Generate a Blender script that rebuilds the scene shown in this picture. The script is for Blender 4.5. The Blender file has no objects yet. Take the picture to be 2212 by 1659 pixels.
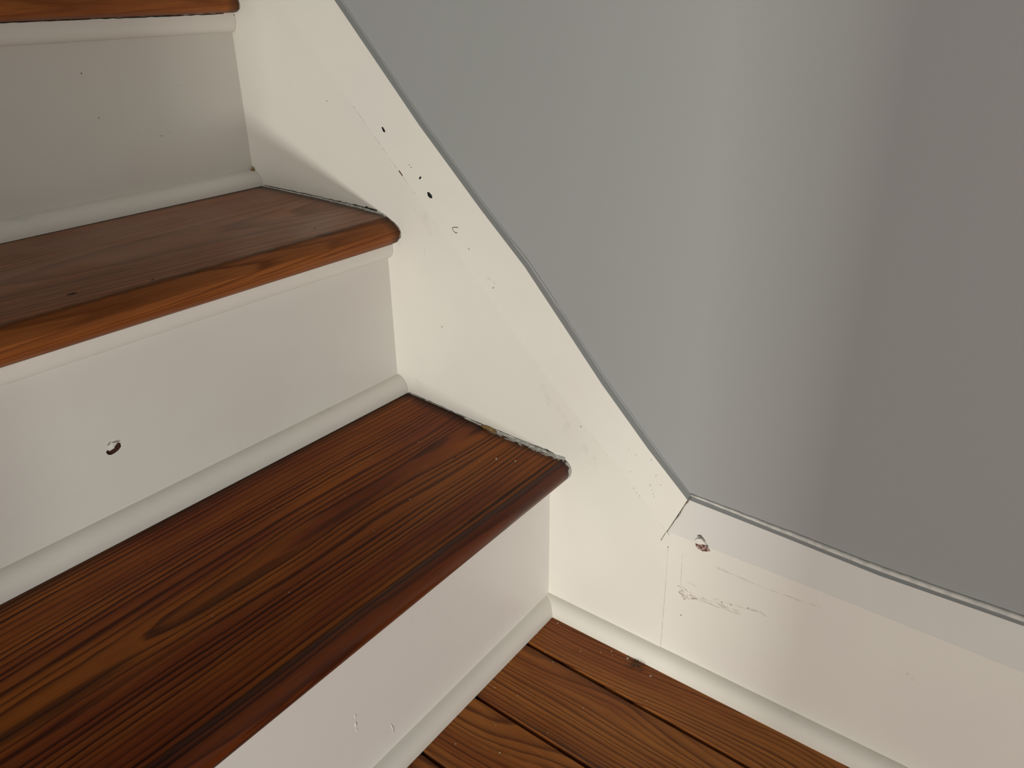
import bpy, bmesh, math, random
from mathutils import Vector, Matrix
from mathutils.geometry import tessellate_polygon
random.seed(7)
SC = bpy.context.scene
COL = SC.collection

# ------------------------------------------------------------------ camera
cam_d = bpy.data.cameras.new('camera'); cam = bpy.data.objects.new('camera', cam_d); COL.objects.link(cam)
YAW, PITCH, ROLL = 0.65430, -0.46978, -0.01204
fwd = Vector((math.cos(YAW)*math.cos(PITCH), math.sin(YAW)*math.cos(PITCH), math.sin(PITCH)))
rgt = Vector((math.sin(YAW), -math.cos(YAW), 0)); upv = rgt.cross(fwd)
c_, s_ = math.cos(ROLL), math.sin(ROLL)
rgt, upv = c_*rgt + s_*upv, -s_*rgt + c_*upv
M = Matrix((rgt, upv, -fwd)).transposed().to_4x4()
M.translation = Vector((-0.54422, -0.37423, 0.58554))
cam.matrix_world = M
cam_d.sensor_width = 36; cam_d.lens = 1822.19/2212*36; cam_d.clip_start = 0.01
SC.camera = cam

# ------------------------------------------------------------------ world, lights, exposure
w = bpy.data.worlds.new('world'); SC.world = w; w.use_nodes = True
w.node_tree.nodes['Background'].inputs['Color'].default_value = (0.97, 0.92, 0.93, 1)
w.node_tree.nodes['Background'].inputs['Strength'].default_value = 0.02

def area(name, loc, target, sx, sy, power, col):
    d = bpy.data.lights.new(name, 'AREA'); d.shape = 'RECTANGLE'; d.size = sx; d.size_y = sy
    d.energy = power; d.color = col
    o = bpy.data.objects.new(name, d); COL.objects.link(o); o.location = loc
    o.rotation_euler = (Vector(target)-Vector(loc)).to_track_quat('-Z', 'Y').to_euler()
    return o
area('low_lamp_light', (-1.70, -0.45, 0.175), (0, 0, 0.25), 0.07, 0.08, 11.6, (1.0, 1.0, 0.93))
area('hall_light', (-2.3, -1.4, 0.45), (0, 0, 0.25), 1.2, 0.7, 34.0, (1.0, 0.95, 0.89))
area('stair_fill_light', (-0.9, 0.1, 0.9), (0, 0.1, 0.4), 0.3, 0.4, 0.8, (0.95, 1.0, 0.9))  # added weak fill, lifts the shade on the skirt board

vs = SC.view_settings
vs.view_transform = 'Standard'; vs.look = 'None'; vs.gamma = 1; vs.use_curve_mapping = False
vs.exposure = 0.05

# ------------------------------------------------------------------ node helpers
class NT:
    def __init__(self, name):
        self.m = bpy.data.materials.new(name); self.m.use_nodes = True
        self.t = self.m.node_tree; self.b = self.t.nodes['Principled BSDF']
    def n(self, typ, ins=None, **kw):
        nd = self.t.nodes.new(typ)
        for k, v in kw.items(): setattr(nd, k, v)
        for k, v in (ins or {}).items(): self.put(nd.inputs[k], v)
        return nd
    def put(self, sock, v):
        if isinstance(v, bpy.types.NodeSocket): self.t.links.new(v, sock)
        elif isinstance(v, (tuple, list)) and len(v) == 3 and sock.type == 'RGBA': sock.default_value = (*v, 1)
        else: sock.default_value = v
    def math(self, op, a, b=0.0, c=0.0, clamp=False):
        nd = self.n('ShaderNodeMath', operation=op, use_clamp=clamp)
        for i, v in enumerate((a, b, c)): self.put(nd.inputs[i], v)
        return nd.outputs[0]
    def mix(self, f, a, b, mode='MIX'):
        nd = self.n('ShaderNodeMix', data_type='RGBA', blend_type=mode)
        self.put(nd.inputs[0], f); self.put(nd.inputs[6], a); self.put(nd.inputs[7], b)
        return nd.outputs[2]
    def ramp(self, f, stops):
        nd = self.n('ShaderNodeValToRGB'); el = nd.color_ramp.elements
        while len(el) < len(stops): el.new(0.5)
        for e, (p, c) in zip(el, stops):
            e.position = p; e.color = (c, c, c, 1) if isinstance(c, (int, float)) else (*c, 1)
        self.put(nd.inputs[0], f); return nd.outputs[0]
    def smooth(self, v, a, b, lo=0.0, hi=1.0):
        nd = self.n('ShaderNodeMapRange', interpolation_type='SMOOTHSTEP')
        for i, x in enumerate((v, a, b, lo, hi)): self.put(nd.inputs[i], x)
        return nd.outputs[0]
    def noise(self, vec, scale, detail=2.0, rough=0.5):
        return self.n('ShaderNodeTexNoise', {'Vector': vec, 'Scale': scale, 'Detail': detail, 'Roughness': rough}).outputs[0]
    def vscale(self, vec, s, off=(0, 0, 0)):
        nd = self.n('ShaderNodeVectorMath', operation='MULTIPLY_ADD'); self.put(nd.inputs[0], vec)
        nd.inputs[1].default_value = s; self.put(nd.inputs[2], off); return nd.outputs[0]
    def combine(self, x, y, z):
        nd = self.n('ShaderNodeCombineXYZ'); self.put(nd.inputs[0], x); self.put(nd.inputs[1], y); self.put(nd.inputs[2], z)
        return nd.outputs[0]
    def bump(self, h, strength, dist):
        return self.n('ShaderNodeBump', {'Height': h, 'Strength': strength, 'Distance': dist}).outputs[0]

def wood(name, axis, ac, dep, damp, k, light, mid, dark, contrast=1.0, rough=0.35, seed=0.0, front=None, slop=None,
         fine=1.0, per_object=False, wob=0.012, backgrime=None, spec=0.2, streaks=(), nosing=None):
    """growth rings of a board: axis = 'x' or 'y' runs along the board; ac = across position of the heart, dep = its depth"""
    T = NT(name)
    co = T.n('ShaderNodeTexCoord').outputs['Object']
    sp = T.n('ShaderNodeSeparateXYZ', {0: co})
    L, A = (sp.outputs[0], sp.outputs[1]) if axis == 'x' else (sp.outputs[1], sp.outputs[0])
    Z = sp.outputs[2]
    sd = seed
    if per_object:
        rnd = T.n('ShaderNodeObjectInfo').outputs['Random']
        sd = T.math('MULTIPLY_ADD', rnd, 37.0, seed)
        ac = T.math('MULTIPLY_ADD', T.math('FRACT', T.math('MULTIPLY', rnd, 13.7)), 0.10, -0.05)
    v1 = T.combine(T.math('MULTIPLY', L, 2.6), T.math('MULTIPLY', A, 6.0), sd)
    n1 = T.noise(v1, 1.0, 1.0)
    v2 = T.combine(T.math('MULTIPLY', L, 3.1), T.math('MULTIPLY', A, 9.0), T.math('ADD', sd, 5.3))
    n2 = T.noise(v2, 1.0, 1.5)
    a = T.math('ADD', T.math('SUBTRACT', A, ac), T.math('MULTIPLY', T.math('SUBTRACT', n1, 0.5), wob*2))
    z = T.math('MULTIPLY_ADD', T.math('SUBTRACT', n2, 0.5), damp*2, dep)
    if front is not None:        # depth of the board counts as well, so the lines wrap round the nosing
        z = T.math('ADD', z, T.math('SUBTRACT', Z, front))
    r = T.math('SQRT', T.math('ADD', T.math('MULTIPLY', a, a), T.math('MULTIPLY', z, z)))
    v3 = T.combine(T.math('MULTIPLY', L, 9.0), T.math('MULTIPLY', A, 90.0), T.math('ADD', T.math('MULTIPLY', Z, 90.0), sd))
    n3 = T.noise(v3, 1.0, 3.0, 0.6)
    F = T.math('ADD', T.math('MULTIPLY', r, k), T.math('MULTIPLY', n3, 0.75))
    # rings of uneven width
    F = T.math('ADD', F, T.math('MULTIPLY', T.noise(T.combine(T.math('MULTIPLY', F, 0.45), sd, 3.0), 1.0, 1.0), 2.2))
    t = T.math('FRACT', F)
    line = T.ramp(t, [(0.0, 0.0), (0.35, 0.06), (0.62, 0.45), (0.80, 1.0), (0.90, 0.95), (1.0, 0.0)])
    ringv = T.smooth(T.noise(T.combine(T.math('MULTIPLY', T.math('FLOOR', F), 0.73), sd, T.math('MULTIPLY', L, 1.5)), 1.0, 1.0), 0.3, 0.7, 0.45, 1.0)
    line = T.math('MULTIPLY', T.math('MULTIPLY', line, ringv), contrast)
    fib = T.noise(T.combine(T.math('MULTIPLY', L, 30.0), T.math('MULTIPLY', A, 900.0*fine), T.math('MULTIPLY', Z, 900.0*fine)), 1.0, 2.0)
    patch = T.noise(T.combine(T.math('MULTIPLY', L, 5.0), T.math('MULTIPLY', A, 28.0), T.math('ADD', sd, 9.0)), 1.0, 3.0)
    base = T.mix(T.smooth(patch, 0.35, 0.68), light, mid)
    colr = T.mix(line, base, dark)
    colr = T.mix(T.smooth(fib, 0.35, 0.75, 0.0, 0.38), colr, T.mix(1.0, colr, (0.45, 0.40, 0.42), 'MULTIPLY'))
    for (sx, sy, rx, ry, amt) in streaks:      # long resinous streaks in the heart of the board
        ex = T.math('DIVIDE', T.math('SUBTRACT', sp.outputs[0], sx), rx)
        ey = T.math('DIVIDE', T.math('ADD', T.math('SUBTRACT', sp.outputs[1], sy), T.math('MULTIPLY', T.math('SUBTRACT', n3, 0.5), 0.010)), ry)
        ed = T.math('ADD', T.math('MULTIPLY', ex, ex), T.math('MULTIPLY', ey, ey))
        colr = T.mix(T.smooth(ed, 0.1, 1.0, abs(amt), 0.0), colr, (0.035, 0.012, 0.006) if amt > 0 else light)
    # small pits
    pit = T.noise(T.combine(T.math('MULTIPLY', L, 60.0), T.math('MULTIPLY', A, 160.0), sd), 1.0, 1.0)
    colr = T.mix(T.smooth(pit, 0.80, 0.84, 0.0, 0.8), colr, (0.012, 0.006, 0.004))
    rg = T.smooth(T.noise(T.vscale(co, (14, 22, 14)), 1.0, 4.0), 0.3, 0.75, rough-0.07, rough+0.13)
    # dirt rubbed into the edges
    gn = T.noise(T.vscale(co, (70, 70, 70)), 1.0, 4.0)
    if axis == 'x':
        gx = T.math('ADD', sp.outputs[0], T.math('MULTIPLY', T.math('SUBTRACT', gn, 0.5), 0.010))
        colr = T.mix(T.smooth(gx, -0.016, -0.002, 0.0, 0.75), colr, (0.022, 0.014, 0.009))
    if per_object:
        pn = T.noise(T.combine(T.math('MULTIPLY', L, 22.0), T.math('MULTIPLY', A, 60.0), sd), 1.0, 3.0)
        ge = T.math('MULTIPLY', T.smooth(T.math('ABSOLUTE', A), 0.029, 0.0385), T.smooth(pn, 0.40, 0.70, 0.1, 0.75))
        colr = T.mix(ge, colr, (0.040, 0.022, 0.012))
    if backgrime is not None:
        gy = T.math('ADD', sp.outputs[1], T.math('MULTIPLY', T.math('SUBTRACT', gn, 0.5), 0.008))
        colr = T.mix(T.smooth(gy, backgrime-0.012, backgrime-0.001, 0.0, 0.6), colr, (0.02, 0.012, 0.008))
    spv = spec
    if nosing is not None:       # (y of the worn arris, warmer bare front colour multiplier, spec in front)
        yb, mul, sf = nosing
        yn = T.math('ADD', sp.outputs[1], T.math('MULTIPLY', T.math('SUBTRACT', gn, 0.5), 0.003))
        fr = T.smooth(yn, yb+0.0015, yb-0.0005)
        colr = T.mix(T.math('MULTIPLY', T.smooth(T.math('ABSOLUTE', T.math('SUBTRACT', yn, yb)), 0.0035, 0.0005), 0.55), colr, (0.045, 0.022, 0.012))
        colr = T.mix(fr, colr, T.mix(1.0, colr, mul, 'MULTIPLY'))
        spv = T.math('MULTIPLY_ADD', fr, sf-spec, spec)
    if slop is not None:         # white wall paint slopped on the tread's end: (max width, y0, y1)
        wd, y0, y1 = slop
        nn = T.noise(T.vscale(co, (160, 160, 160)), 1.0, 4.0)
        gx = T.math('ADD', sp.outputs[0], T.math('MULTIPLY', T.math('SUBTRACT', nn, 0.5), wd*2.2))
        msk = T.smooth(gx, -wd, -wd+0.0004)
        msk = T.math('MULTIPLY', msk, T.smooth(sp.outputs[1], y1, y1-0.02))
        msk = T.math('MULTIPLY', msk, T.smooth(T.noise(T.vscale(co, (260, 90, 260)), 1.0, 3.0), 0.40, 0.44))
        colr = T.mix(msk, colr, (0.50, 0.49, 0.46))
    T.put(T.b.inputs['Base Color'], colr); T.put(T.b.inputs['Roughness'], rg)
    h = T.math('ADD', T.math('MULTIPLY', fib, 0.5), T.math('MULTIPLY', line, -0.5))
    T.put(T.b.inputs['Normal'], T.bump(h, 0.25, 0.0004))
    T.put(T.b.inputs['Specular IOR Level'], spv)
    return T.m

def paint(name, base, tint, rough=0.36, brush='x', bump=0.25, dirt=0.0, scale=1.0):
    T = NT(name)
    co = T.n('ShaderNodeTexCoord').outputs['Object']
    big = T.noise(T.vscale(co, (9*scale,)*3), 1.0, 3.0)
    c = T.mix(T.smooth(big, 0.3, 0.72), base, tint)
    if dirt:
        dn = T.noise(T.vscale(co, (26, 26, 60)), 1.0, 5.0, 0.62)
        c = T.mix(T.smooth(dn, 0.60, 0.80, 0.0, dirt), c, (0.25, 0.24, 0.21))
    s = {'x': (5, 190, 190), 'y': (190, 5, 190), 'z': (190, 190, 6), 'n': (60, 60, 60)}[brush]
    st = T.noise(T.vscale(co, s), 1.0, 2.0)
    lump = T.noise(T.vscale(co, (38, 38, 38)), 1.0, 2.0)
    fine = T.noise(T.vscale(co, (700, 700, 700)), 1.0, 1.0)
    h = T.math('ADD', T.math('MULTIPLY', st, 0.35), T.math('MULTIPLY', lump, 0.9))
    h = T.math('ADD', h, T.math('MULTIPLY', fine, 0.10))
    T.put(T.b.inputs['Normal'], T.bump(h, bump, 0.0012))
    T.put(T.b.inputs['Base Color'], c)
    T.put(T.b.inputs['Roughness'], T.smooth(lump, 0.3, 0.7, rough-0.05, rough+0.06))
    T.b.inputs['Specular IOR Level'].default_value = 0.35
    return T.m

def flat(name, col, rough=0.6, var=None, sc=300):
    T = NT(name)
    co = T.n('ShaderNodeTexCoord').outputs['Object']
    nn = T.noise(T.vscale(co, (sc,)*3), 1.0, 3.0)
    T.put(T.b.inputs['Base Color'], T.mix(T.smooth(nn, 0.42, 0.6), col, var or tuple(x*0.7 for x in col)))
    T.b.inputs['Roughness'].default_value = rough
    T.put(T.b.inputs['Normal'], T.bump(nn, 0.4, 0.0004))
    return T.m

def stain(name, col, alpha, sc=(200, 200, 200), lo=0.4, hi=0.62):
    """thin smear of dirt: broken up, lets the paint below show through"""
    T = NT(name)
    co = T.n('ShaderNodeTexCoord').outputs['Object']
    nn = T.noise(T.vscale(co, sc), 1.0, 4.0, 0.6)
    T.put(T.b.inputs['Base Color'], col); T.b.inputs['Roughness'].default_value = 0.6
    T.put(T.b.inputs['Alpha'], T.smooth(nn, lo, hi, 0.0, alpha))
    return T.m

MAT = {}
MAT['white_skirt'] = paint('white_gloss_paint_board', (0.76, 0.735, 0.665), (0.74, 0.705, 0.650), 0.38, 'y', 0.16)
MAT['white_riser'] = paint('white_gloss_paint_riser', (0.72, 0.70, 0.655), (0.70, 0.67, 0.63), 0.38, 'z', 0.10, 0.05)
MAT['white_riser_lit'] = paint('white_gloss_paint_lowest_riser', (0.85, 0.825, 0.79), (0.84, 0.81, 0.775), 0.34, 'z', 0.07)  # paint lightened to stand in for stronger light on the lowest riser
MAT['white_riser_dim'] = paint('white_gloss_paint_upper_riser', (0.655, 0.635, 0.585), (0.64, 0.605, 0.56), 0.38, 'z', 0.10, 0.05)  # duller paint, darkened further to stand in for weaker light higher up
MAT['white_mould'] = paint('white_gloss_paint_moulding', (0.79, 0.765, 0.71), (0.76, 0.735, 0.68), 0.36, 'x', 0.22, 0.22)
MAT['white_shoe'] = paint('white_gloss_paint_shoe', (0.77, 0.745, 0.67), (0.74, 0.72, 0.64), 0.36, 'y', 0.22, 0.15)
MAT['white_cap'] = paint('white_gloss_paint_cap', (0.675, 0.660, 0.615), (0.66, 0.635, 0.60), 0.34, 'y', 0.22)
MAT['caulk'] = flat('caulk', (0.62, 0.61, 0.56), 0.5, (0.42, 0.41, 0.37), 240)
MAT['caulk_clean'] = flat('wall_caulk', (0.60, 0.58, 0.54), 0.5, (0.50, 0.49, 0.46), 120)
MAT['dark_gap'] = flat('dark_gap', (0.018, 0.014, 0.010), 0.9)
MAT['grime'] = flat('grime', (0.035, 0.026, 0.018), 0.9, (0.012, 0.009, 0.007), 500)
MAT['bare_wood'] = flat('bare_brown_wood', (0.060, 0.016, 0.007), 0.7, (0.030, 0.008, 0.004), 600)
MAT['chip_wood'] = flat('chipped_brown_and_white', (0.085, 0.022, 0.014), 0.7, (0.45, 0.32, 0.28), 420)
MAT['black_hole'] = flat('black_hole', (0.012, 0.011, 0.013), 0.8)
MAT['crack'] = flat('crack_brown', (0.16, 0.14, 0.10), 0.9, (0.30, 0.27, 0.21), 500)
MAT['crack_soft'] = stain('crack_soft', (0.46, 0.42, 0.36), 0.18, (160, 160, 160), 0.3, 0.6)
MAT['tan'] = flat('tan_glue', (0.34, 0.22, 0.075), 0.6, (0.20, 0.12, 0.04), 500)
MAT['scuff'] = stain('scuff_grey', (0.40, 0.34, 0.30), 0.36, (300, 120, 500), 0.38, 0.80)
MAT['scuff_soft'] = stain('scuff_soft_grey', (0.50, 0.46, 0.42), 0.10, (90, 90, 90), 0.40, 0.85)
MAT['scuff_pink'] = stain('scuff_brown', (0.34, 0.24, 0.20), 0.65, (420, 300, 700), 0.42, 0.70)
MAT['crumb'] = flat('pale_crumb', (0.62, 0.58, 0.52), 0.7)
MAT['wax'] = flat('grey_wax', (0.33, 0.33, 0.30), 0.35)
MAT['lint'] = flat('dark_lint', (0.03, 0.032, 0.022), 0.9)
MAT['speck_brown'] = flat('brown_speck', (0.13, 0.045, 0.02), 0.8)
MAT['speck_grey'] = flat('grey_speck', (0.16, 0.145, 0.12), 0.8)

# wall paint
T = NT('grey_wall_paint')
co = T.n('ShaderNodeTexCoord').outputs['Object']
bn = T.noise(T.vscale(co, (2.2, 5, 3)), 1.0, 2.0)
T.put(T.b.inputs['Base Color'], T.mix(T.smooth(bn, 0.3, 0.7), (0.315, 0.324, 0.316), (0.325, 0.322, 0.318)))
nn = T.noise(T.vscale(co, (420, 420, 420)), 1.0, 3.0)
l2 = T.noise(T.vscale(co, (12, 12, 12)), 1.0, 2.0)
T.put(T.b.inputs['Normal'], T.bump(T.math('ADD', T.math('MULTIPLY', nn, 0.12), T.math('MULTIPLY', l2, 1.2)), 0.25, 0.0015))
T.b.inputs['Roughness'].default_value = 0.55; T.b.inputs['Specular IOR Level'].default_value = 0.3
MAT['wall'] = T.m

MAT['tread_1'] = wood('pine_tread_dark_red', 'x', 0.078, 0.030, 0.017, 205, (0.345, 0.098, 0.014), (0.215, 0.047, 0.012), (0.032, 0.006, 0.004),
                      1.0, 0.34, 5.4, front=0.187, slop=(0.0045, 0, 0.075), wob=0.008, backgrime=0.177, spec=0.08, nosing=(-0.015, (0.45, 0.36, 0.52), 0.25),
                      streaks=[(-0.062, 0.090, 0.034, 0.0060, 0.60), (-0.180, 0.077, 0.070, 0.0050, 0.55), (-0.290, 0.071, 0.075, 0.0065, 0.60), (-0.430, 0.067, 0.075, 0.0065, 0.65),
                               (-0.130, 0.064, 0.060, 0.0040, -0.35), (-0.245, 0.057, 0.070, 0.0035, -0.28), (-0.370, 0.052, 0.070, 0.0040, -0.28),
                               (-0.250, 0.090, 0.060, 0.0035, -0.25), (-0.345, 0.090, 0.050, 0.0035, -0.25), (-0.075, -0.009, 0.120, 0.0022, 0.85)])
MAT['tread_2'] = wood('pine_tread_brown', 'x', 0.26, 0.14, 0.004, 360, (0.37, 0.145, 0.058), (0.30, 0.112, 0.045), (0.15, 0.048, 0.017),
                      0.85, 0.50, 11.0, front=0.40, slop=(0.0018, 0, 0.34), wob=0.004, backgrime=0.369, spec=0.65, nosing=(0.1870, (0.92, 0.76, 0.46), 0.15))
MAT['tread_3'] = wood('pine_tread_orange', 'x', 0.62, 0.12, 0.02, 260, (0.36, 0.115, 0.026), (0.29, 0.088, 0.020), (0.15, 0.036, 0.008),
                      0.7, 0.42, 21.0, front=0.60, slop=(0.0012, 0, 0.6), wob=0.004)
MAT['floor'] = wood('pine_floor_board', 'y', 0.0, 0.05, 0.030, 300, (0.40, 0.145, 0.030), (0.27, 0.080, 0.018), (0.085, 0.020, 0.006),
                    0.9, 0.33, 4.0, wob=0.008, per_object=True, spec=0.15)

# ------------------------------------------------------------------ mesh helpers
def mesh_obj(name, verts, faces, mats, parent=None, smooth=False, fmat=None, auto=None):
    me = bpy.data.meshes.new(name); me.from_pydata([tuple(v) for v in verts], [], faces)
    for m in (mats if isinstance(mats, (list, tuple)) else [mats]): me.materials.append(MAT[m])
    if fmat:
        for p, i in zip(me.polygons, fmat): p.material_index = i
    bm = bmesh.new(); bm.from_mesh(me); bmesh.ops.recalc_face_normals(bm, faces=bm.faces); bm.to_mesh(me); bm.free()
    if smooth or auto:
        me.polygons.foreach_set('use_smooth', [True]*len(me.polygons))
        if auto: me.set_sharp_from_angle(angle=math.radians(auto))
    o = bpy.data.objects.new(name, me); COL.objects.link(o)
    if parent: o.parent = parent
    return o

def tag(o, label=None, cat=None, group=None, kind=None):
    if label: o['label'] = label
    if cat: o['category'] = cat
    if group: o['group'] = group
    if kind: o['kind'] = kind
    return o

# the stair: risers at y = RY[i] + K[i]*x, levels z = LZ[i] + MZ[i]*x (the old stair is a little out of true)
RY = [0.0, 0.19087, 0.38257, 0.575]; K = [0.02222, -0.00094, 0.02241, 0.02]
LZ = [0.0, 0.187, 0.37278, 0.56676, 0.755]; MZ = [0.0, -0.01431, -0.02664, -0.01937, -0.02]
XL = -0.95

def extrude_x(profile, x0, x1, place, seg=14, caps=True):
    """profile of (y, z) pairs carried along x; place(x, y, z) sets the point"""
    xs = [x0 + (x1-x0)*i/seg for i in range(seg+1)]; n = len(profile)
    V = [place(x, y, z) for x in xs for (y, z) in profile]; F = []
    for i in range(seg):
        for j in range(n):
            a = i*n + j; b = i*n + (j+1) % n
            F.append((a, b, b+n, a+n))
    if caps: F.append(tuple(range(n))); F.append(tuple(seg*n+j for j in reversed(range(n))))
    return V, F

def sheet(name, outer, holes, fx, back, mats, parent=None, depth=0.0012, ledge=()):
    """board face in the y,z plane with chips cut out of it; fx(y, z) = x of the face, back = x of the rear"""
    loops = [outer] + holes
    tri = tessellate_polygon([[Vector((y, z, 0)) for y, z in lp] for lp in loops])
    V = [(fx(y, z), y, z) for lp in loops for y, z in lp]
    F = [tuple(t) for t in tri]; FM = [0]*len(F)
    n = len(outer); b = len(V)
    V += [(back, y, z + (0.0026 if (i in ledge or i-1 in ledge) else 0.0)) for i, (y, z) in enumerate(outer)]
    for i in range(n):
        j = (i+1) % n; F.append((i, j, b+j, b+i)); FM.append(2 if i in ledge else 0)
    F.append(tuple(b+i for i in range(n))); FM.append(0)
    off = n
    for lp in holes:
        m = len(lp); b = len(V)
        V += [(fx(y, z)+depth, y, z) for y, z in lp]
        for i in range(m):
            j = (i+1) % m; F.append((off+i, off+j, b+j, b+i)); FM.append(1)
        F.append(tuple(b+i for i in range(m))); FM.append(1)
        off += m
    return mesh_obj(name, V, F, mats, parent, fmat=FM)

def ngon_patch(name, pts, thick, mat, parent):
    """small irregular scab: pts are 3-D points, lifted by the vector thick"""
    n = len(pts); t = Vector(thick)
    V = [Vector(p) for p in pts] + [Vector(p)+t for p in pts]
    cen = sum((Vector(p) for p in pts), Vector())/n + t*1.3
    V.append(cen)
    F = [(i, (i+1) % n, n+(i+1) % n, n+i) for i in range(n)] + [(n+i, n+(i+1) % n, 2*n) for i in range(n)]
    return mesh_obj(name, V, F, mat, parent)

def ribbon(name, pts, widths, normal, mat, parent, lift=0.00015, jag=0.0):
    """flat ragged line lying on a surface"""
    nrm = Vector(normal); P = [Vector(p) for p in pts]; V = []; F = []
    for i, p in enumerate(P):
        d = (P[min(i+1, len(P)-1)] - P[max(i-1, 0)]).normalized(); s = nrm.cross(d).normalized()
        wd = widths[i] if isinstance(widths, (list, tuple)) else widths
        a = wd*(0.5+random.uniform(-jag, jag)); b = wd*(0.5+random.uniform(-jag, jag))
        V += [p+s*a+nrm*lift, p-s*b+nrm*lift]
        if i: F.append((2*i-2, 2*i-1, 2*i+1, 2*i))
    n = len(V)
    V += [v-nrm*lift*1.6 for v in V]
    F += [tuple(n+k for k in reversed(f)) for f in F]
    for i in range(len(P)-1): F += [(2*i, 2*i+2, n+2*i+2, n+2*i), (2*i+1, n+2*i+1, n+2*i+3, 2*i+3)]
    return mesh_obj(name, V, F, mat, parent)

def resample(pts, step, jit=0.0, axes=(1, 2)):
    out = []
    for a, b in zip(pts, pts[1:]):
        a = Vector(a); b = Vector(b); k = max(1, int((b-a).length/step))
        for i in range(k):
            p = a.lerp(b, i/k)
            for ax in axes: p[ax] += random.uniform(-jit, jit)
            out.append(p)
    out.append(Vector(pts[-1])); return out

def blob(name, c, r, mat, parent=None, seed=0, flat_ax=None):
    rr = random.Random(seed); bm = bmesh.new(); bmesh.ops.create_icosphere(bm, subdivisions=1, radius=1)
    for v in bm.verts:
        v.co *= rr.uniform(0.75, 1.2); v.co = Vector((v.co.x*r[0], v.co.y*r[1], v.co.z*r[2])) + Vector(c)
    me = bpy.data.meshes.new(name); bm.to_mesh(me); bm.free(); me.materials.append(MAT[mat])
    me.polygons.foreach_set('use_smooth', [True]*len(me.polygons))
    o = bpy.data.objects.new(name, me); COL.objects.link(o)
    if parent: o.parent = parent
    return o

def tube(name, pts, radii, mat, parent=None, sides=8):
    P = [Vector(p) for p in pts]; V = []; F = []
    for i, p in enumerate(P):
        d = (P[min(i+1, len(P)-1)] - P[max(i-1, 0)]).normalized()
        a = d.orthogonal().normalized(); b = d.cross(a)
        r = radii[i] if isinstance(radii, (list, tuple)) else radii
        ref = Vector((1, 0, 0)) if abs(d.x) < 0.9 else Vector((0, 0, 1))
        a = (ref - d*ref.dot(d)).normalized(); b = d.cross(a)
        V += [p + (a*math.cos(2*math.pi*k/sides) + b*math.sin(2*math.pi*k/sides))*r for k in range(sides)]
        if i:
            for k in range(sides):
                F.append(((i-1)*sides+k, (i-1)*sides+(k+1) % sides, i*sides+(k+1) % sides, i*sides+k))
    F.append(tuple(range(sides))); F.append(tuple((len(P)-1)*sides+k for k in reversed(range(sides))))
    return mesh_obj(name, V, F, mat, parent, smooth=True)

def box(name, a, b, mat, parent=None, bev=0.0):
    bm = bmesh.new(); bmesh.ops.create_cube(bm, size=1)
    for v in bm.verts: v.co = Vector([(a[i]+b[i])/2 + v.co[i]*(b[i]-a[i]) for i in range(3)])
    if bev: bmesh.ops.bevel(bm, geom=bm.edges[:], offset=bev, segments=2, affect='EDGES', profile=0.5)
    me = bpy.data.meshes.new(name); bm.to_mesh(me); bm.free(); me.materials.append(MAT[mat])
    o = bpy.data.objects.new(name, me); COL.objects.link(o)
    if parent: o.parent = parent
    return o

# ------------------------------------------------------------------ the setting
WX = 0.011                                     # face of the grey wall
wall = tag(box('wall_right', (WX, -1.9, -0.02), (WX+0.10, 1.6, 2.4), 'wall'), 'smooth grey painted wall above the white skirting', kind='structure')
wall_left = tag(box('wall_left', (XL-0.10, -0.085, -0.02), (XL-0.004, 1.6, 2.4), 'wall'), 'grey painted wall closing the other side of the stair', kind='structure')
blocker = tag(box('blocker_post', (XL-0.10, -0.455, 0.0), (XL, -0.349, 1.1), 'white_skirt', None, 0.006), 'square white newel post added out of view to shade the baseboard', 'newel post')  # added post, out of view, only to cast the baseboard's shadow edge
floor = tag(box('floor', (-1.9, -1.9, -0.030), (WX, -0.0005, -0.0065), 'grime'), 'floor of narrow red brown pine boards with dark joints', kind='structure')

# floor boards, running along the wall
def plank(xa, xb, name='plank'):
    y0, y1 = 0.012, -1.88
    g = 0.0014; e = 0.0012; tilt = 0.020
    prof = [(xb+g, -0.006), (xb+g, -e), (xb+g+e, 0.0), (xa-g-e, 0.0), (xa-g, -e), (xa-g, -0.006)]
    V = []; F = []; n = len(prof); seg = 10
    # the boards are laid a hair off parallel to the wall
    for i in range(seg+1):
        y = y0 + (y1-y0)*i/seg
        for x, z in prof:
            sh = 0.0 if x > -0.012 else tilt*(y+0.02)
            V.append((x+sh - (y+0.02)*0, y, z))
    # centre each board's mesh on its own origin so every board shows its own grain
    cx = (xa+xb)/2
    V = [(x-cx, y, z) for x, y, z in V]
    for i in range(seg):
        for j in range(n):
            a = i*n+j; b = i*n+(j+1) % n; F.append((a, b, b+n, a+n))
    F.append(tuple(range(n))); F.append(tuple(seg*n+j for j in reversed(range(n))))
    o = mesh_obj(name, V, F, 'floor', floor); o.location = (cx, 0, 0)
    return o
edges = [-0.0005, -0.0565, -0.1355, -0.2078]
while edges[-1] > -1.75: edges.append(edges[-1]-random.uniform(0.073, 0.079))
for a, b in zip(edges, edges[1:]): plank(a, b)

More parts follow.
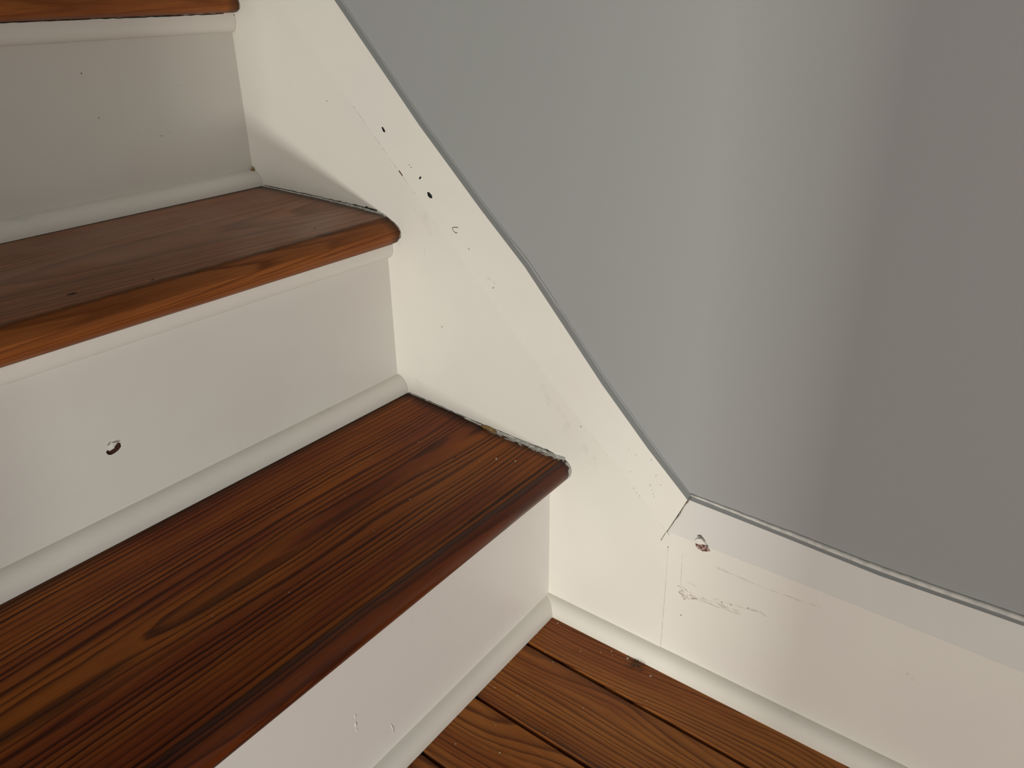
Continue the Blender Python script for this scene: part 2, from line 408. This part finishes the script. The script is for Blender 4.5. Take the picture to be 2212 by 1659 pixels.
# sloping skirt board beside the stair (trim_1) and level baseboard
CREASE = [(0.90, 1.1383), (0.2274, 0.4728), (0.1529, 0.3992), (0.0077, 0.2582), (-0.0524, 0.2050), (-0.0752, 0.1858), (-0.1216, 0.1450)]
TOP = [(0.90, 1.2135), (0.2372, 0.5528), (0.1977, 0.5114), (0.1450, 0.4560), (0.0777, 0.3914), (0.0322, 0.3502), (-0.0090, 0.3055),
       (-0.0484, 0.2624), (-0.0959, 0.2156), (-0.1354, 0.1804)]
JY = -0.1252                                   # upright joint between skirt board and baseboard
def lean(y, z):                                # the moulded upper band leans back to the wall
    best = 1e9
    for (y0, z0), (y1, z1) in zip(CREASE, CREASE[1:]):
        d = Vector((y1-y0, z1-z0)); t = max(0, min(1, ((y-y0)*d.x+(z-z0)*d.y)/d.length_squared))
        best = min(best, math.hypot(y-y0-d.x*t, z-z0-d.y*t))
    return 0.005*min(1.0, best/0.036)
skirt = sheet('trim_1', [(0.9, 0.55), (0.20, -0.02), (JY, -0.02), (JY, 0.1405), (-0.1216, 0.1450)] + CREASE[-2::-1], [],
              lambda y, z: 0.0, WX, ['white_skirt', 'black_hole'])
tag(skirt, 'white painted sloping skirt board running up beside the stair treads', kind='structure')
holes = [[(0.1367, 0.3995), (0.1344, 0.3998), (0.1313, 0.3974), (0.1309, 0.3949), (0.1332, 0.3946), (0.1358, 0.3963)],
         [(0.1878, 0.4506), (0.186, 0.4507), (0.1835, 0.4478), (0.1837, 0.4462), (0.1859, 0.4468)],
         [(0.1451, 0.4122), (0.1428, 0.4121), (0.1441, 0.4099), (0.1458, 0.4097)]]
cap = sheet('cap_strip', TOP + CREASE[::-1], holes, lean, WX, ['white_skirt', 'black_hole', 'wall'], skirt, 0.0015, range(len(TOP)-1))

base = sheet('baseboard_right', [(JY, 0.1400), (JY, 0.0), (-1.9, 0.0), (-1.9, 0.1462), (-0.3565, 0.1468), (-0.2675, 0.1470), (-0.1749, 0.1458), (-0.1225, 0.1452)], [],
             lambda y, z: 0.0002, WX, ['white_skirt', 'black_hole'])
tag(base, 'white painted level baseboard below the grey wall', kind='structure')
BC = [(-0.1225, 0.1452), (-0.1749, 0.1458), (-0.2675, 0.1470), (-0.3565, 0.1468), (-1.9, 0.1462)]
BT = [(-1.9, 0.1790), (-0.3842, 0.1794), (-0.2907, 0.1766), (-0.2207, 0.1785), (-0.1357, 0.1802)]
cap2 = sheet('cap_strip', BC + BT, [], lambda y, z: 0.0002 + 0.0058*max(0, min(1, (z-0.1462)/0.033)), WX, ['white_cap', 'black_hole', 'wall'], base, 0.001, range(len(BC), len(BC)+len(BT)-1))

# quarter-round shoe along the baseboard
def quarter(s, h, n=7, e=0.0015):
    pts = [(0, 0), (-s, 0), (-s, e*1.5)]
    for i in range(1, n+1):
        a = math.pi/2*i/n
        pts.append((-s + s*(1-math.cos(a)), e*1.5 + (h-e*1.5)*math.sin(a)))
    return pts
prof = quarter(0.01284, 0.0157)
V = []; F = []; n = len(prof); ys = [0.004] + [-0.02-1.88*i/40 for i in range(41)]
for y in ys:
    for px, pz in prof: V.append((px, y, pz))
for i in range(len(ys)-1):
    for j in range(n):
        a = i*n+j; b = i*n+(j+1) % n; F.append((a, b, b+n, a+n))
F.append(tuple(range(n))); F.append(tuple((len(ys)-1)*n+j for j in reversed(range(n))))
mesh_obj('shoe_moulding', V, F, 'white_shoe', base, auto=50)

# caulk where the boards meet the wall
bead = resample([(WX-0.0002, y, z+0.0028) for y, z in [(0.9, 1.2125), (0.2372, 0.5524), (0.145, 0.4556), (0.0777, 0.391), (0.0322, 0.350), (-0.009, 0.3055),
                 (-0.0484, 0.2624), (-0.0959, 0.2156), (-0.1340, 0.1802)]], 0.006, 0.0003)
rad = [0.0013 if 0.0 < p.y < 0.05 else 0.0008 for p in bead]
tube('caulk_bead', bead, rad, 'wall', skirt, 6)
b2 = resample([(WX-0.0006, y, z+0.0022) for y, z in [(-0.1354, 0.1804), (-0.2207, 0.1787), (-0.2907, 0.1770), (-0.3842, 0.1796), (-1.9, 0.1790)]], 0.006, 0.00022)
tube('caulk_bead', b2, [0.0012 + 0.0011*min(1, max(0, (-0.15-p.y)/0.10)) for p in b2], 'caulk_clean', base, 8)

# ------------------------------------------------------------------ the staircase
stair = bpy.data.objects.new('staircase', None); COL.objects.link(stair); stair.location = (0, 0, 0)
tag(stair, 'old staircase with varnished red brown pine treads and white painted risers', 'staircase')

def placer(i, lz):       # i = riser index for the y skew, lz = level index for the z skew
    return lambda x, y, z: (x, y + K[i]*x, z + MZ[lz]*x)

def resh(outline, y0, depth_under=0.0): return outline
TREADS = {
    1: [(0.215, 0.1885), (0.1773, 0.1870), (0.120, 0.1835), (0.0753, 0.1805), (0.015, 0.1790), (-0.010, 0.1788), (-0.0165, 0.1785), (-0.0205, 0.1762), (-0.0232, 0.1725),
        (-0.0240, 0.1680), (-0.0226, 0.1628), (-0.0190, 0.1585), (-0.0139, 0.1566), (0.0, 0.1562), (0.215, 0.1562)],
    2: [(0.400, 0.3729), (0.2744, 0.3731), (0.2222, 0.3722), (0.1976, 0.3710), (0.1885, 0.3700), (0.1850, 0.3683), (0.1775, 0.3650), (0.1722, 0.3608), (0.1706, 0.3560), (0.1717, 0.3522),
        (0.1758, 0.3476), (0.1834, 0.3439), (0.200, 0.3436), (0.400, 0.3436)],
    3: [(0.595, 0.5668), (0.400, 0.5660), (0.385, 0.5652), (0.3745, 0.5622), (0.3680, 0.5572), (0.3648, 0.5508), (0.3637, 0.5468), (0.3647, 0.5427), (0.3700, 0.5402), (0.3756, 0.5396), (0.595, 0.5396)],
    4: [(0.79, 0.755), (0.575, 0.7548), (0.562, 0.752), (0.556, 0.746), (0.553, 0.740), (0.554, 0.733), (0.560, 0.7284), (0.79, 0.7284)],
}
for i, prof in TREADS.items():
    V, F = extrude_x(prof, -0.0007, XL, placer(i-1, i), 16)
    o = mesh_obj('tread', V, F, 'tread_%d' % min(i, 3), stair, auto=32)
o_labels = {0: 'dark red tread with bold straight and flame grain, lowest step', 1: 'duller brown tread with fine grain, second step', 2: 'tread whose orange brown front edge shows above'}
for j, o in enumerate([c for c in stair.children if c.name.startswith('tread')]):
    if j in o_labels: o['label'] = o_labels[j]

TOPZ = [0.1562, 0.3436, 0.5396, 0.7284]
rtree = []
for i in range(4):
    # riser board: face in x,z, thickness 18 mm behind; skewed with the step
    x0, x1 = 0.0, XL; pl_b = placer(i, i); z0 = LZ[i]; z1 = TOPZ[i]
    def face(x, z, back=False, i=i):
        t = (z-LZ[i])/(TOPZ[i]-LZ[i]); mz = MZ[i]*(1-t) + MZ[i+1]*t
        return (x, RY[i] + K[i]*x + (0.018 if back else 0.0), z + mz*x)
    outer = [(x0, z0), (x0, z1)] + [(x1, z1), (x1, z0)]
    hl = []
    if i == 1:
        hl = [[(-0.3024, 0.2609), (-0.301, 0.2622), (-0.2996, 0.2607), (-0.2958, 0.2612), (-0.2946, 0.2631), (-0.2925, 0.2641), (-0.2904, 0.2635),
               (-0.2905, 0.2602), (-0.2931, 0.2583), (-0.2967, 0.2573), (-0.2993, 0.2573), (-0.3013, 0.2583)]]
        hl = [[(x, z - (MZ[1]+MZ[2])/2*x) for x, z in hl[0]]]
    loops = [outer] + hl
    tri = tessellate_polygon([[Vector((a, b, 0)) for a, b in lp] for lp in loops])
    V = [face(a, b) for lp in loops for a, b in lp]; F = [tuple(t) for t in tri]; FM = [0]*len(F)
    b = len(V); V += [face(a, c, True) for a, c in outer]
    for q in range(4): F.append((q, (q+1) % 4, b+(q+1) % 4, b+q)); FM.append(0)
    F.append((b, b+1, b+2, b+3)); FM.append(0)
    off = 4
    for lp in hl:
        m = len(lp); b = len(V)
        V += [(p[0], p[1]+0.0010, p[2]) for p in (face(a, c) for a, c in lp)]
        for q in range(m): F.append((off+q, off+(q+1) % m, b+(q+1) % m, b+q)); FM.append(1)
        F.append(tuple(b+q for q in range(m))); FM.append(1); off += m
    rtree.append(mesh_obj('riser', V, F, [('white_riser_lit', 'white_riser', 'white_riser_dim', 'white_riser_dim')[i], 'bare_wood'], stair, fmat=FM))

# quarter-round shoe at the foot of each riser, cove under each tread but the first
SH = [(0.01336, 0.0147), (0.01342, 0.0177), (0.01354, 0.0160), (0.0135, 0.016)]
for i in range(4):
    s, h = SH[i]; prof = [(RY[i]+y, LZ[i]+0.0002+z) for y, z in quarter(s, h)]
    V, F = extrude_x(prof, -0.0004 if i else -0.003, XL, placer(i, i), 30)
    mesh_obj('shoe_moulding', V, F, 'white_mould', stair, auto=50)
COVE = {1: (0.0072, 0.0145), 2: (0.0075, 0.0180), 3: (0.0075, 0.018)}
for i, (d, h) in COVE.items():
    zt = TOPZ[i]; y = RY[i]
    pr = [(y, zt), (y-d, zt), (y-d-0.0004, zt-h*0.45)]
    for q in range(1, 6):
        a = math.pi/2*q/5; pr.append((y-d + d*(1-math.cos(a)), zt-h*0.45-h*0.55*math.sin(a)))
    V, F = extrude_x(pr, -0.0004, XL, placer(i, i+1), 30)
    mesh_obj('cove_moulding', V, F, 'white_mould', stair, auto=50)

# ------------------------------------------------------------------ small wear
def on_tread1(x, y): 
    pts = TREADS[1][:8]
    yy = y - K[0]*x
    for (ya, za), (yb, zb) in zip(pts, pts[1:]):
        if yb <= yy <= ya: return za + (zb-za)*(ya-yy)/(ya-yb) + MZ[1]*x
    return 0.18
# paint caulk lines where the tread ends meet the skirt board
def caulk_line(pts, w0, w1, n, mat, parent, seed, jag=0.35):
    random.seed(seed); P = resample(pts, 0.004, 0.0)
    wd = [w0+(w1-w0)*i/(len(P)-1) for i in range(len(P))]
    V = []; F = []
    for i, p in enumerate(P):
        a = wd[i]*(1+random.uniform(-jag, jag)); c = wd[i]*0.7*(1+random.uniform(-jag, jag))
        V += [(0.0004, p.y, p.z-0.0008), (-a, p.y, p.z+0.0001), (-a*0.55, p.y, p.z+0.35*c), (-0.0001, p.y, p.z+c), (0.0006, p.y, p.z+c)]
        if i:
            for k in range(4): F.append(((i-1)*5+k, (i-1)*5+k+1, i*5+k+1, i*5+k))
    return mesh_obj('caulk_bead', V, F, mat, parent, smooth=True)
caulk_line([(0, 0.102, 0.1825), (0, 0.062, 0.1799), (0, -0.006, 0.1789), (0, -0.0165, 0.1786)], 0.0008, 0.0030, 0, 'caulk', stair, 3)
caulk_line([(0, 0.33, 0.3731), (0, 0.2744, 0.3731), (0, 0.2222, 0.3722), (0, 0.1976, 0.3707), (0, 0.188, 0.3690)], 0.0012, 0.0022, 0, 'caulk', stair, 5)
caulk_line([(0, 0.176, 0.187), (0, 0.1773, 0.1870), (0, 0.102, 0.1825)], 0.0005, 0.0009, 0, 'grime', stair, 9)
# dark crack above the caulk
ribbon('open_joint', resample([(0, 0.366, 0.3742), (0, 0.30, 0.3746), (0, 0.2222, 0.3742), (0, 0.201, 0.3732)], 0.004, 0.00025), 0.0007, (-1, 0, 0), 'grime', stair, 0.0002, 0.35)
ribbon('open_joint', resample([(0, 0.216, 0.3742), (0, 0.2005, 0.3732)], 0.002, 0.0002), 0.0014, (-1, 0, 0), 'dark_gap', stair, 0.0003, 0.3)
ribbon('open_joint', resample([(0, 0.176, 0.1882), (0, 0.09, 0.1832), (0, -0.004, 0.1808)], 0.004, 0.0003), 0.0006, (-1, 0, 0), 'grime', stair, 0.0002, 0.4)
ribbon('open_joint', resample([(0, 0.0065, 0.1812), (0, -0.001, 0.1806)], 0.0015, 0.0002), 0.0014, (-1, 0, 0), 'dark_gap', stair, 0.0003, 0.4)
# broken caulk line under the orange top tread
ribbon('open_joint', resample([(-0.36, 0.3665, 0.5466), (-0.012, 0.3750, 0.5393)], 0.006, 0.0, ()), 0.0009, (0, -1, 0), 'dark_gap', stair, 0.0003, 0.4)
ribbon('crack', resample([(-0.0007, 0.3752, 0.538), (-0.0007, 0.3765, 0.529), (-0.0007, 0.3800, 0.5225)], 0.002, 0.0001), 0.0007, (-1, 0, 0), 'crack', stair, 0.0006, 0.2)
# grime line where mouldings meet the treads
for i, s in ((1, 0.0136), (2, 0.0138)):
    pts = [(x, RY[i]-s+K[i]*x, LZ[i]+MZ[i]*x+0.0002) for x in [-0.002-0.01*q for q in range(60)]]
    ribbon('grime_line', pts, 0.0008, (0, 0, 1), 'grime', stair, 0.0003, 0.3)
# glue scabs
ngon_patch('glue_scab', [(-0.0002, 0.0800, 0.1822), (-0.0002, 0.0740, 0.1838), (-0.0002, 0.0670, 0.1834), (-0.0002, 0.0615, 0.1812), (-0.0002, 0.0620, 0.1796), (-0.0002, 0.0760, 0.1800)],
           (-0.0022, 0, 0), 'tan', stair)
ngon_patch('glue_scab', [(-0.0048, 0.3800, 0.3890), (-0.0020, 0.3806, 0.3920), (-0.0003, 0.3800, 0.3895), (-0.0012, 0.3790, 0.3880), (-0.0030, 0.3780, 0.3870)], (0, -0.0012, 0.0004), 'tan', stair)
# curled flake beside the riser chip
mz = 0.0
ngon_patch('paint_flake', [(-0.2997, 0.1908, 0.2650), (-0.2968, 0.1908, 0.2665), (-0.2928, 0.1908, 0.2652), (-0.2949, 0.1908, 0.2636), (-0.2982, 0.1908, 0.2622)], (0, -0.0012, 0), 'white_riser', rtree[1])
ribbon('crack', [(-0.2999, 0.1910, 0.2656), (-0.2985, 0.1910, 0.2670), (-0.2975, 0.1910, 0.2672)], 0.0005, (0, -1, 0), 'crack', rtree[1], 0.0003)
# drips and dents on the first riser
def rz(x, y): return y
for a, b, r in (((-0.2614, 0.0760), (-0.2618, 0.0705), 0.0005), ((-0.2607, 0.0835), (-0.2612, 0.0800), 0.0004), ((-0.2612, 0.0690), (-0.2616, 0.0660), 0.0004), ((-0.2270, 0.0420), (-0.2240, 0.0300), 0.0004)):
    tube('paint_drip', [(a[0], K[0]*a[0], a[1]), ((a[0]+b[0])/2, K[0]*a[0]-r*0.4, (a[1]+b[1])/2), (b[0], K[0]*b[0], b[1])], [r*0.4, r, r*0.5], 'white_riser', rtree[0], 8)
for k, (x, z) in enumerate([(-0.1501, 0.0885), (-0.1945, 0.1228), (-0.1750, 0.1210), (-0.1600, 0.0700), (-0.0718, 0.0418)]):
    blob('paint_drip', (x, K[0]*x, z), (0.0005, 0.0004, 0.0007), 'white_riser', rtree[0], k)
# specks on the risers
for k, (i, x, z, r, m) in enumerate([(2, -0.1602, 0.5000, 0.0007, 'speck_grey'), (2, -0.1537, 0.4624, 0.0006, 'speck_grey'), (2, -0.0697, 0.4803, 0.0004, 'speck_grey'),
                                    (2, -0.0969, 0.4381, 0.0006, 'speck_grey'), (2, -0.0877, 0.4401, 0.0004, 'speck_grey')]):
    blob('speck', (x, RY[i]+K[i]*x, z), (r, 0.00025, r*1.2), m, rtree[i], 40+k)
# dark knots and pits on the second tread
def on_t2(x): return 0.3712 + MZ[2]*x
for k, (x, y, rx, ry) in enumerate([(-0.2910, 0.2050, 0.0045, 0.0016), (-0.2322, 0.2110, 0.0022, 0.0008), (-0.0737, 0.2034, 0.0016, 0.0006), (-0.2393, 0.1890, 0.0015, 0.0006)]):
    blob('knot', (x, y, 0.3713 + MZ[2]*x), (rx, ry, 0.0003), 'grime', stair, 60+k)

# marks on the skirt board and its cap
def on_cap(y, z): return lean(y, z)
blob('speck', (0.0, 0.2550, 0.4677), (0.0003, 0.0006, 0.0007), 'speck_brown', skirt, 1)
blob('speck', (0.0, 0.1257, 0.2734), (0.0003, 0.0007, 0.0006), 'speck_brown', skirt, 2)
blob('speck', (0.0, 0.0629, 0.3259), (0.0007, 0.0005, 0.0005), 'speck_grey', skirt, 3)
blob('speck', (0.0, -0.0320, 0.2180), (0.0003, 0.0008, 0.0007), 'speck_grey', skirt, 4)
blob('speck', (0.001, 0.0900, 0.3560), (0.0002, 0.0006, 0.0005), 'speck_grey', skirt, 5)
for k, (y, z) in enumerate([(0.1566, 0.4209), (0.1545, 0.4190)]):
    blob('speck', (on_cap(y, z), y, z), (0.0003, 0.0006, 0.0007), 'speck_grey', cap, 7+k)
ribbon('scratch', [(0, 0.1680, 0.4148), (0, 0.1640, 0.4108)], 0.0008, (-1, 0, 0), 'speck_brown', skirt, 0.0005)
ribbon('scratch', resample([(0, 0.2200, 0.4660), (0, 0.1700, 0.4165), (0, 0.1500, 0.3965)], 0.006, 0.0001), 0.0005, (-1, 0, 0), 'scuff', skirt, 0.0004)
ngon_patch('paint_chip', [(on_cap(y, z)-0.0002, y, z) for y, z in [(0.108, 0.372), (0.1052, 0.3729), (0.1015, 0.3731), (0.1021, 0.3713), (0.1044, 0.368), (0.107, 0.3692)]], (-0.0003, 0, 0), 'white_skirt', cap)
ribbon('crack', [(on_cap(y, z)-0.0003, y, z) for y, z in [(0.1022, 0.3732), (0.1055, 0.3730), (0.1082, 0.3721), (0.1070, 0.3695), (0.1045, 0.3680), (0.1030, 0.3686)]], 0.0007, (-1, 0, 0), 'speck_grey', cap, 0.0003, 0.3)
for k, (y, z, s) in enumerate([(-0.1000, 0.2060, 1), (-0.1020, 0.1830, 1.1), (-0.1040, 0.1790, .8), (-0.1055, 0.1760, .8), (-0.1060, 0.1935, .9), (-0.1110, 0.1860, .8), (-0.1065, 0.1730, .7),
                             (-0.0877, 0.1752, .9), (-0.0905, 0.1722, .9), (-0.0935, 0.1697, .9), (-0.0830, 0.1900, .7), (-0.0855, 0.2070, .7), (-0.0790, 0.2110, .7)]):
    blob('paint_drip', (on_cap(y, z), y, z), (0.0006*s, 0.0010*s, 0.0013*s), 'white_skirt', cap, 80+k)
ridge = resample([(0.0, -0.0450, 0.2115), (0.0, -0.0524, 0.2050), (0.0, -0.0752, 0.1858), (0.0, -0.1190, 0.1473)], 0.003, 0.0001)
tube('paint_ridge', ridge, [random.choice((0.0001, 0.0002, 0.00035, 0.0005)) for _ in ridge], 'white_skirt', cap, 6)
# mitre crack and upright joints
mit = [(-0.1377, 0.1822), (-0.1356, 0.1777), (-0.1324, 0.1712), (-0.1304, 0.1647), (-0.1271, 0.1576), (-0.1242, 0.1501), (-0.1216, 0.1450), (-0.1194, 0.1391), (-0.1171, 0.1337)]
ribbon('crack', resample([(0.0002 + 0.005*max(0, min(1, (z-0.146)/0.034)), y, z) for y, z in mit], 0.003, 0.0002), [0.0006]*40, (-1, 0, 0), 'crack', skirt, 0.0004, 0.3)
ribbon('joint_line', resample([(0, -0.1243, 0.1290), (0, -0.1252, 0.0900), (0, -0.1258, 0.0158)], 0.004, 0.0001), 0.0004, (-1, 0, 0), 'crack_soft', base, 0.0003, 0.3)
ribbon('joint_line', resample([(0, -0.1380, 0.1300), (0, -0.1393, 0.0950)], 0.004, 0.0001), 0.0003, (-1, 0, 0), 'crack_soft', base, 0.0003, 0.3)
blob('nail_hole', (0, -0.1243, 0.1297), (0.0003, 0.0006, 0.0007), 'speck_brown', base, 11)
blob('speck', (0, -0.1424, 0.0629), (0.0003, 0.0007, 0.0007), 'speck_grey', base, 12)
blob('speck', (0.009, -0.1475, 0.1800), (0.0004, 0.0008, 0.0008), 'black_hole', base, 13)
# the big chip on the baseboard with a lifted flake
ngon_patch('paint_chip', [(-0.0001+0.0003, y, z) for y, z in [(-0.1485, 0.1455), (-0.1518, 0.1446), (-0.1556, 0.1472), (-0.1593, 0.1460), (-0.1622, 0.1431), (-0.1593, 0.1412), (-0.1556, 0.1399), (-0.1522, 0.1404), (-0.1494, 0.1417)]],
           (-0.0004, 0, 0), 'chip_wood', base)
ngon_patch('paint_flake', [(0.0007, y, z) for y, z in [(-0.1481, 0.1482), (-0.1500, 0.1510), (-0.1530, 0.1520), (-0.1562, 0.1498), (-0.1585, 0.1483), (-0.1552, 0.1474), (-0.1514, 0.1456), (-0.1490, 0.1460)]], (-0.0016, 0, -0.0002), 'white_skirt', base)
ribbon('crack', [(0.0014, y, z) for y, z in [(-0.1492, 0.1520), (-0.1515, 0.1530), (-0.1545, 0.1513), (-0.1565, 0.1500)]], [0.0008, 0.0014, 0.0012, 0.0005], (-1, 0, 0), 'speck_grey', base, 0.0007, 0.2)
ribbon('crack', [(0.0006, y, z) for y, z in [(-0.1556, 0.1470), (-0.1575, 0.1472), (-0.1598, 0.1468)]], 0.0008, (-1, 0, 0), 'speck_grey', base, 0.0009, 0.2)
# scuffs on the baseboard
def sline(pts, wd, mat, name='scuff_mark', lift=0.00025): ribbon(name, resample([(0.0001, y, z) for y, z in pts], 0.004, 0.0003), wd, (-1, 0, 0), mat, base, lift, 0.35)
sline([(-0.1365, 0.0935), (-0.1420, 0.0930), (-0.1500, 0.0915)], 0.0010, 'scuff_pink')
sline([(-0.1395, 0.0895), (-0.1441, 0.0853), (-0.1500, 0.0880), (-0.1560, 0.0885)], 0.0045, 'scuff_pink')
sline([(-0.1560, 0.0890), (-0.1700, 0.0915), (-0.1860, 0.0915), (-0.1948, 0.0932)], 0.0035, 'scuff')
sline([(-0.1700, 0.0965), (-0.1860, 0.0985), (-0.2050, 0.1020), (-0.2160, 0.1020)], 0.0016, 'scuff')
sline([(-0.1700, 0.1290), (-0.1790, 0.1295)], 0.0016, 'scuff')
sline([(-0.1790, 0.1290), (-0.2080, 0.1285), (-0.2330, 0.1300), (-0.2560, 0.1325)], 0.0008, 'scuff')
sline([(-0.2330, 0.1300), (-0.2400, 0.1306)], 0.0014, 'scuff')
sline([(-0.1450, 0.1020), (-0.1560, 0.1010)], 0.0007, 'scuff')
sline([(-0.3240, 0.1035), (-0.3310, 0.1020)], 0.0028, 'scuff')
for k, (y, z) in enumerate([(-0.1775, 0.0960), (-0.1855, 0.0975), (-0.2000, 0.1015)]):
    blob('speck', (0.0001, y, z), (0.0002, 0.0008, 0.0006), 'speck_grey', base, 30+k)
blob('speck', (-0.0085, -0.0800, 0.0100), (0.0005, 0.0006, 0.0006), 'speck_grey', base, 35)
# soft scuffs on the skirt board
def sskirt(pts, wd, mat): ribbon('scuff_mark', resample([(0.0, y, z) for y, z in pts], 0.005, 0.0003), wd, (-1, 0, 0), mat, skirt, 0.0002, 0.35)
sskirt([(0.1500, 0.3850), (0.1300, 0.3640)], 0.012, 'scuff_soft')
sskirt([(0.0150, 0.2450), (-0.0250, 0.2050), (-0.0500, 0.1850)], 0.010, 'scuff_soft')
sskirt([(0.1420, 0.3480), (0.1428, 0.3380)], 0.0004, 'scuff')
sskirt([(0.0700, 0.3340), (0.0600, 0.3300)], 0.0004, 'scuff')
sskirt([(0.1660, 0.2080), (0.1600, 0.2030), (0.1550, 0.2000)], 0.004, 'scuff_soft')
# speck of paint on the wall
blob('paint_speck', (WX, 0.1110, 0.4560), (0.0003, 0.0008, 0.0007), 'crumb', wall, 77)

# ------------------------------------------------------------------ crumbs, lint
def crumb(x, y, z, r, label, group, mat='crumb', name='crumb', seed=0, fl=0.8):
    o = blob(name, (0, 0, 0), (r, r*0.9, r*fl), mat, None, seed); o.location = (x, y, z + r*fl*0.75)
    return tag(o, label, 'crumb' if name == 'crumb' else 'wax drop', group)
crumb(-0.0385, 0.0325, on_tread1(-0.0385, 0.0325), 0.0010, 'small pointed white paint crumb near the front corner of the dark lowest tread', None, seed=101)
crumb(-0.0309, 0.0168, on_tread1(-0.0309, 0.0168), 0.0010, 'rounder pale crumb closest to the front corner of the lowest tread', None, seed=102)
tiny = [(-0.0504, 0.0421), (-0.0694, 0.0574), (-0.2140, 0.1240), (-0.0870, 0.0740), (-0.1120, 0.1180), (-0.1820, 0.0420), (-0.2700, 0.0380), (-0.0620, 0.1060), (-0.1640, 0.0950), (-0.3180, 0.0600),
        (-0.0810, 0.1400), (-0.1330, 0.0500)]
for k, (x, y) in enumerate(tiny):
    crumb(x, y, on_tread1(x, y), random.uniform(0.0003, 0.0005), 'tiny pale dust crumb scattered on the dark lowest tread', 'dust crumbs on the lowest tread', seed=110+k)
ft = [(-0.0169, -0.0229, .0007), (-0.0404, -0.0146, .0006), (-0.0344, -0.0090, .0004), (-0.0348, -0.0611, .0005), (-0.0244, -0.0771, .0005), (-0.0179, -0.0848, .0006), (-0.0617, -0.0484, .0005),
      (-0.1182, -0.0235, .0005), (-0.1131, -0.0455, .0004), (-0.0560, -0.0350, .0004), (-0.1500, -0.0500, .0004), (-0.0900, -0.1000, .0004), (-0.1850, -0.0350, .0005), (-0.1700, -0.0700, .0006),
      (-0.0500, -0.1400, .0004), (-0.0220, -0.0880, .0003), (-0.0400, -0.0350, .0003), (-0.1300, -0.0900, .0004)]
for k, (x, y, r) in enumerate(ft):
    crumb(x, y, 0.0, r, 'tiny pale dust crumb scattered on the red brown floor boards', 'dust crumbs on the floor boards', seed=140+k)
crumb(-0.0165, -0.1015, 0.0, 0.0016, 'round greyish wax drop on the floor board just before the dark lint', None, 'wax', 'wax_drop', 170, 0.35)
crumb(-0.0225, -0.1290, 0.0, 0.0013, 'smaller greyish wax drop on the floor board beyond the dark lint', None, 'wax', 'wax_drop', 171, 0.35)
# lint tuft against the shoe moulding
lint = bpy.data.objects.new('lint_tuft', None); COL.objects.link(lint); lint.location = (-0.0165, -0.112, 0.0)
tag(lint, 'tuft of dark lint on the floor against the shoe moulding', 'lint')
random.seed(12)
V = []; F = []
for q in range(26):
    p = Vector((random.uniform(-0.006, 0.003), random.uniform(-0.007, 0.007), random.uniform(0.0003, 0.0016)))
    d = Vector((random.uniform(-1, 1), random.uniform(-1, 1), random.uniform(-0.1, 0.15))).normalized()
    prev = None
    for st in range(6):
        s = d.cross(Vector((0, 0, 1))).normalized()*0.00016; u = Vector((0, 0, 0.00016)); b = len(V)
        V += [p+s, p+u, p-s]
        if prev is not None:
            for e in range(3): F.append((prev+e, prev+(e+1) % 3, b+(e+1) % 3, b+e))
        prev = b; p = p + d*0.0013; p.z = max(0.0002, min(0.003, p.z))
        d = (d + Vector((random.uniform(-.7, .7), random.uniform(-.7, .7), random.uniform(-.25, .2)))).normalized()
mesh_obj('fibres', V, F, 'lint', lint)
